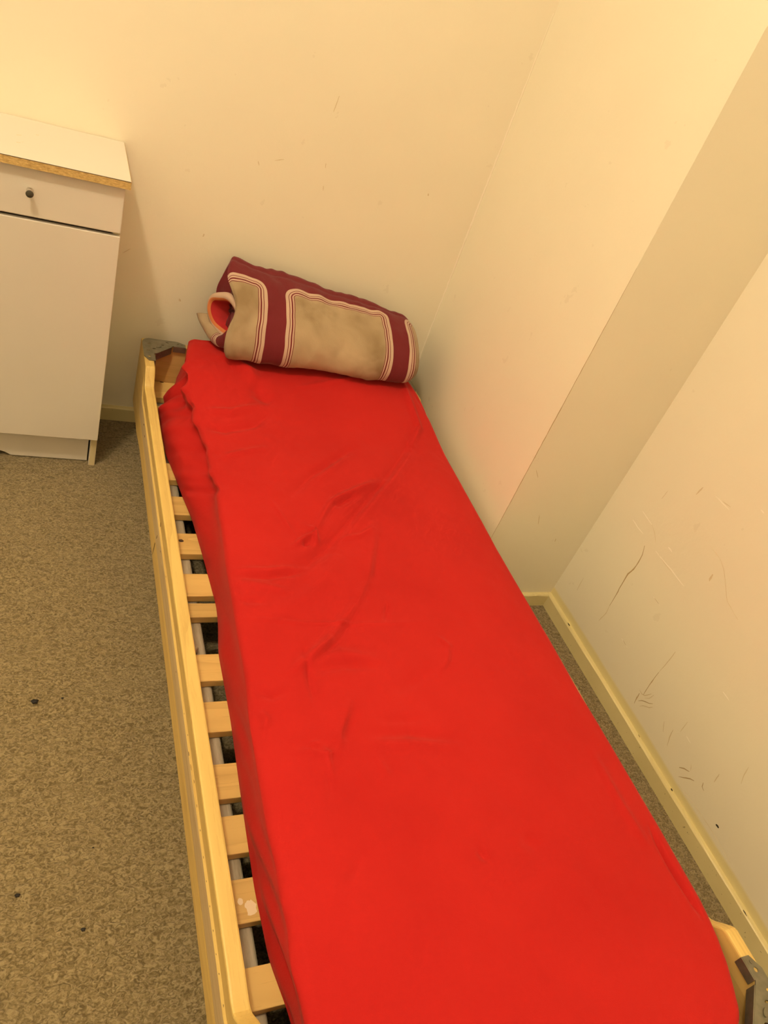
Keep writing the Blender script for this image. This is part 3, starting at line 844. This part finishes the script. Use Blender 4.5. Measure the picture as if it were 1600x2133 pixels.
# the slack lobe of cloth at the head: a deep pocket under the rolled corner
pc = on_z(372, 848, .285)
g_ = np.exp(-(((SY - 1.775) / .030) ** 2 + ((SZ - .285) / .020) ** 2)) * sidew
SX += .030 * g_
g2 = np.exp(-(((SY - 1.74) / .05) ** 2 + ((SZ - .325) / .018) ** 2)) * sidew
SX -= .010 * g2
for (y0_, k_, a_, w_) in ((1.865, .25, -.010, .014), (1.832, .35, .014, .012), (1.795, .40, -.012, .013), (1.74, .55, .010, .016), (1.69, .6, -.007, .018), (1.60, .8, .006, .020), (1.50, .9, -.006, .02), (1.44, 1.0, .006, .014)):
    SX += sidew * a_ * np.exp(-((SY - y0_ + k_ * dist_side - .4 * k_ * .12) / w_) ** 2)
SX = np.where(SZ < ZM + .002, np.maximum(SX, XI + .003), SX)
# end caps: extra rows curl down to the slats
V = []
def add_row(x, y, z): V.extend(np.stack([x, y, z], 1).tolist())
nrow = 0
cap = 9
for k in range(cap, 0, -1):
    t = k / cap
    a = t * math.pi / 2
    drop = np.clip(SZ[0] - ZB, 0, None)
    z = ZB + drop * (math.cos(a) ** .45 if k < cap else 0.0)
    add_row(SX[0], np.full(NX, Y0S - .010 * math.sin(a) ** .6), z); nrow += 1
for i in range(NY): add_row(SX[i], SY[i], SZ[i]); nrow += 1
for k in range(1, cap + 1):
    a = k / cap * math.pi / 2
    drop = np.clip(SZ[-1] - ZB, 0, None)
    z = ZB + drop * (math.cos(a) ** .5 if k < cap else 0.0)
    add_row(SX[-1] + (.005 * math.sin(a)), np.full(NX, Y1S + .028 * math.sin(a)), z); nrow += 1
sheet = mesh_obj('bed_sheet', V, grid_faces(nrow, NX), 'sheet', None, True)
tag(sheet, 'rumpled plain red cotton sheet stretched over the mattress', 'bed sheet')

# ------------------------------------------------------------------ rolled quilt at the head
quilt = thing('rolled_quilt', 'rolled-up maroon and beige printed quilt leaning at the head of the bed', 'quilt', (.76, 1.94, .385))
def catmull(P, n, closed=True):
    P = np.array(P, float); N = len(P); out = []
    per = n // N
    for i in range(N):
        p0, p1, p2, p3 = P[(i - 1) % N], P[i], P[(i + 1) % N], P[(i + 2) % N]
        for k in range(per):
            t = k / per
            out.append(.5 * ((2 * p1) + (-p0 + p2) * t + (2 * p0 - 5 * p1 + 4 * p2 - p3) * t * t + (-p0 + 3 * p1 - 3 * p2 + p3) * t ** 3))
    return np.array(out)
secL = [(1.945, .392), (1.875, .388), (1.832, .404), (1.822, .450), (1.845, .505), (1.900, .560), (1.975, .600), (2.032, .607), (2.060, .575), (2.066, .500), (2.050, .430), (2.005, .398)]
secR = [(1.945, .390), (1.870, .384), (1.828, .396), (1.815, .430), (1.835, .470), (1.885, .505), (1.955, .528), (2.015, .530), (2.045, .505), (2.052, .455), (2.035, .415), (1.998, .394)]
QL, QR = .470, 1.062
NQ, NV = 120, 144
cl, cr_ = catmull(secL, NV), catmull(secR, NV)
QV, QUV = [], []
seamk = int(NV * 7.1 / 12)
for i in range(NQ):
    s = i / (NQ - 1)
    # denser near the ends
    s2 = .5 - .5 * math.cos(math.pi * s); s2 = .35 * s2 + .65 * s
    x = QL + (QR - QL) * s2
    P = cl * (1 - s2) + cr_ * s2
    c = P.mean(0)
    dl, dr_ = x - QL, QR - x
    sc = 1.0
    if dl < .012: sc = .90 + .10 * math.sqrt(max(0, 1 - ((.012 - dl) / .012) ** 2))
    if dr_ < .045: sc = .62 + .38 * math.sqrt(max(0, 1 - ((.045 - dr_) / .045) ** 2))
    Q = c + (P - c) * sc
    # arc length from the bottom centre towards the front
    seg = np.linalg.norm(np.roll(P, -1, 0) - P, axis=1); al = np.concatenate([[0], np.cumsum(seg)[:-1]])
    for j in range(NV):
        n_ = (Q[j] - c); n_ = n_ / (np.linalg.norm(n_) + 1e-9)
        puck = .0012 * math.sin(x * 140 + 2 * math.sin(x * 31)) * math.exp(-((j - seamk) / 3.0) ** 2)
        groove = -.006 * math.exp(-((j - (seamk - 6)) / 1.6) ** 2)
        bulge = .010 * float(fbm(np.array(x * 9.0), np.array(al[j] * 9.0), 2)) + .0055 * float(fbm(np.array(x * 30.0 + 4), np.array(al[j] * 20.0), 2))
        # pinched left end
        pin = -.012 * math.exp(-dl / .03) * math.exp(-((al[j] - .20) / .05) ** 2)
        d = puck + groove + bulge + pin
        xx = x + .010 * math.exp(-dl / .03) * math.sin(al[j] * 30) * (1 if dl < .1 else 0)
        QV.append((xx, Q[j][0] + n_[0] * d, Q[j][1] + n_[1] * d)); QUV.append((x, al[j]))
QF = grid_faces(NQ, NV, True)
QF.append(tuple(range((NQ - 1) * NV, NQ * NV)))
oq = mesh_obj('outer_layer', QV, QF, 'quilt', None, True, QUV); in_thing(oq, quilt)
oq['label'] = 'maroon printed cotton with striped beige panels'
# left end: filled, gathered cloth just inside the outer layer
rim = QV[:NV]
c3 = np.mean(np.array(rim), 0)
EV = []
for k, f_ in enumerate((1.0, .93, .8, .6, .35, .1)):
    for j in range(NV):
        p = np.array(rim[j]) * f_ + c3 * (1 - f_)
        EV.append((p[0] + .02 * (1 - f_) ** .5 * (1 if k else 0) + .003 * math.sin(j * .4) * (1 - f_), p[1], p[2]))
eo = mesh_obj('end_gather', EV, grid_faces(6, NV, True) + [tuple(range(5 * NV, 6 * NV))], 'quilt_edge', None, True, [(v[1], v[2] * .6) for v in EV]); in_thing(eo, quilt)
# inner roll: a thick open tube sticking out of the end, red lining inside
def tube(name, cy, cz, ry, rz, x0, x1, mat, a0=0, a1=2 * math.pi, closed=True, thick=0.0, n=56, tilt=0.0, wob=.002):
    prof = []
    if thick:                                # rounded wall profile: outside -> rim -> inside
        t2 = thick / 2
        prof += [(x1, 0.0), (x0 + t2 * 1.6, 0.0)]
        for k in range(9):
            a = math.pi / 2 + math.pi * k / 8
            prof.append((x0 + t2 * 1.2 + t2 * 1.2 * math.cos(a), -t2 + t2 * math.sin(a)))
        prof += [(x0 + t2 * 1.6, -thick), (x1, -thick)]
    V, uv = [], []
    steps = n
    for k in range(steps if closed else steps + 1):
        a = a0 + (a1 - a0) * k / steps
        for (x, off) in prof:
            w = wob * math.sin(5 * a + x * 40) + wob * math.sin(3 * a + 1)
            xx = x - tilt * math.cos(a)
            V.append((xx, cy + (ry + off + w) * math.cos(a), cz + (rz + off + w) * math.sin(a)))
            uv.append((x, (a - a0) * (ry + rz) / 2))
    npf = len(prof); Fc = []
    cnt = steps if closed else steps + 1
    for k in range(steps):
        k2 = (k + 1) % cnt
        for j in range(npf - 1):
            Fc.append((k * npf + j, k2 * npf + j, k2 * npf + j + 1, k * npf + j + 1))
    if not closed:
        Fc.append(tuple(range(npf))); Fc.append(tuple(range((cnt - 1) * npf, cnt * npf)))
    o = mesh_obj(name, V, Fc, mat, None, True, uv)
    return o, npf, steps
TY, TZ = 1.935, .474
ir, npf, stp = tube('inner_roll', TY, TZ, .062, .064, .462, .60, 'quilt', thick=.024, tilt=0.034, wob=.0018)
in_thing(ir, quilt)
for mname in ('maroon', 'trim_cream', 'trim_orange', 'lining'): ir.data.materials.append(M[mname])
for idx, p in enumerate(ir.data.polygons):
    j = idx % (npf - 1)
    p.material_index = 0 if j == 0 else (1 if j == 1 else (2 if j <= 6 else (3 if j <= 8 else 4)))
# plug at the depth of the roll so the lining closes
plug = [(.575, TY + .050 * math.cos(2 * math.pi * k / 32), TZ + .048 * math.sin(2 * math.pi * k / 32)) for k in range(32)] + [(.57, TY, TZ)]
pg = mesh_obj('lining_plug', plug, [(k, (k + 1) % 32, 32) for k in range(32)], 'lining', None, True); in_thing(pg, quilt)
# under fold: a second turn of the quilt wrapping beneath the inner roll
uf, _, _ = tube('under_fold', 1.945, .478, .094, .092, .436, .60, 'quilt_edge', a0=math.radians(212), a1=math.radians(322), closed=False, thick=.036, n=36, tilt=.036, wob=.003)
in_thing(uf, quilt)

quilt.location.z += .008

# ------------------------------------------------------------------ grit on the carpet
for px, r_, lab in [((72, 1463), .0062, 'largest black grit crumb on the open carpet'), ((36, 1866), .0038, 'small black crumb on the carpet, farthest from the bed rail'),
                    ((173, 1937), .0034, 'small round black crumb nearest the foot of the bed rail'), ((130, 1455), .0024, 'tiny dark crumb beside the largest black crumb'),
                    ((194, 1766), .0016, 'minute dark speck alone on the carpet')]:
    c = on_z(px[0], px[1], 0.0)
    bm = bmesh.new(); bmesh.ops.create_icosphere(bm, subdivisions=2, radius=r_)
    for v in bm.verts:
        q = 1 + .25 * math.sin(7 * v.co.x / r_ + 3 * v.co.y / r_) ; v.co = Vector((v.co.x * 1.15 * q, v.co.y * .85 * q, v.co.z * .55 + r_ * .5))
    bmesh.ops.translate(bm, verts=bm.verts, vec=c)
    o = bm_obj('grit_crumb', bm, 'crumb', None, True)
    tag(o, lab, 'crumb', 'dark crumbs on the carpet')
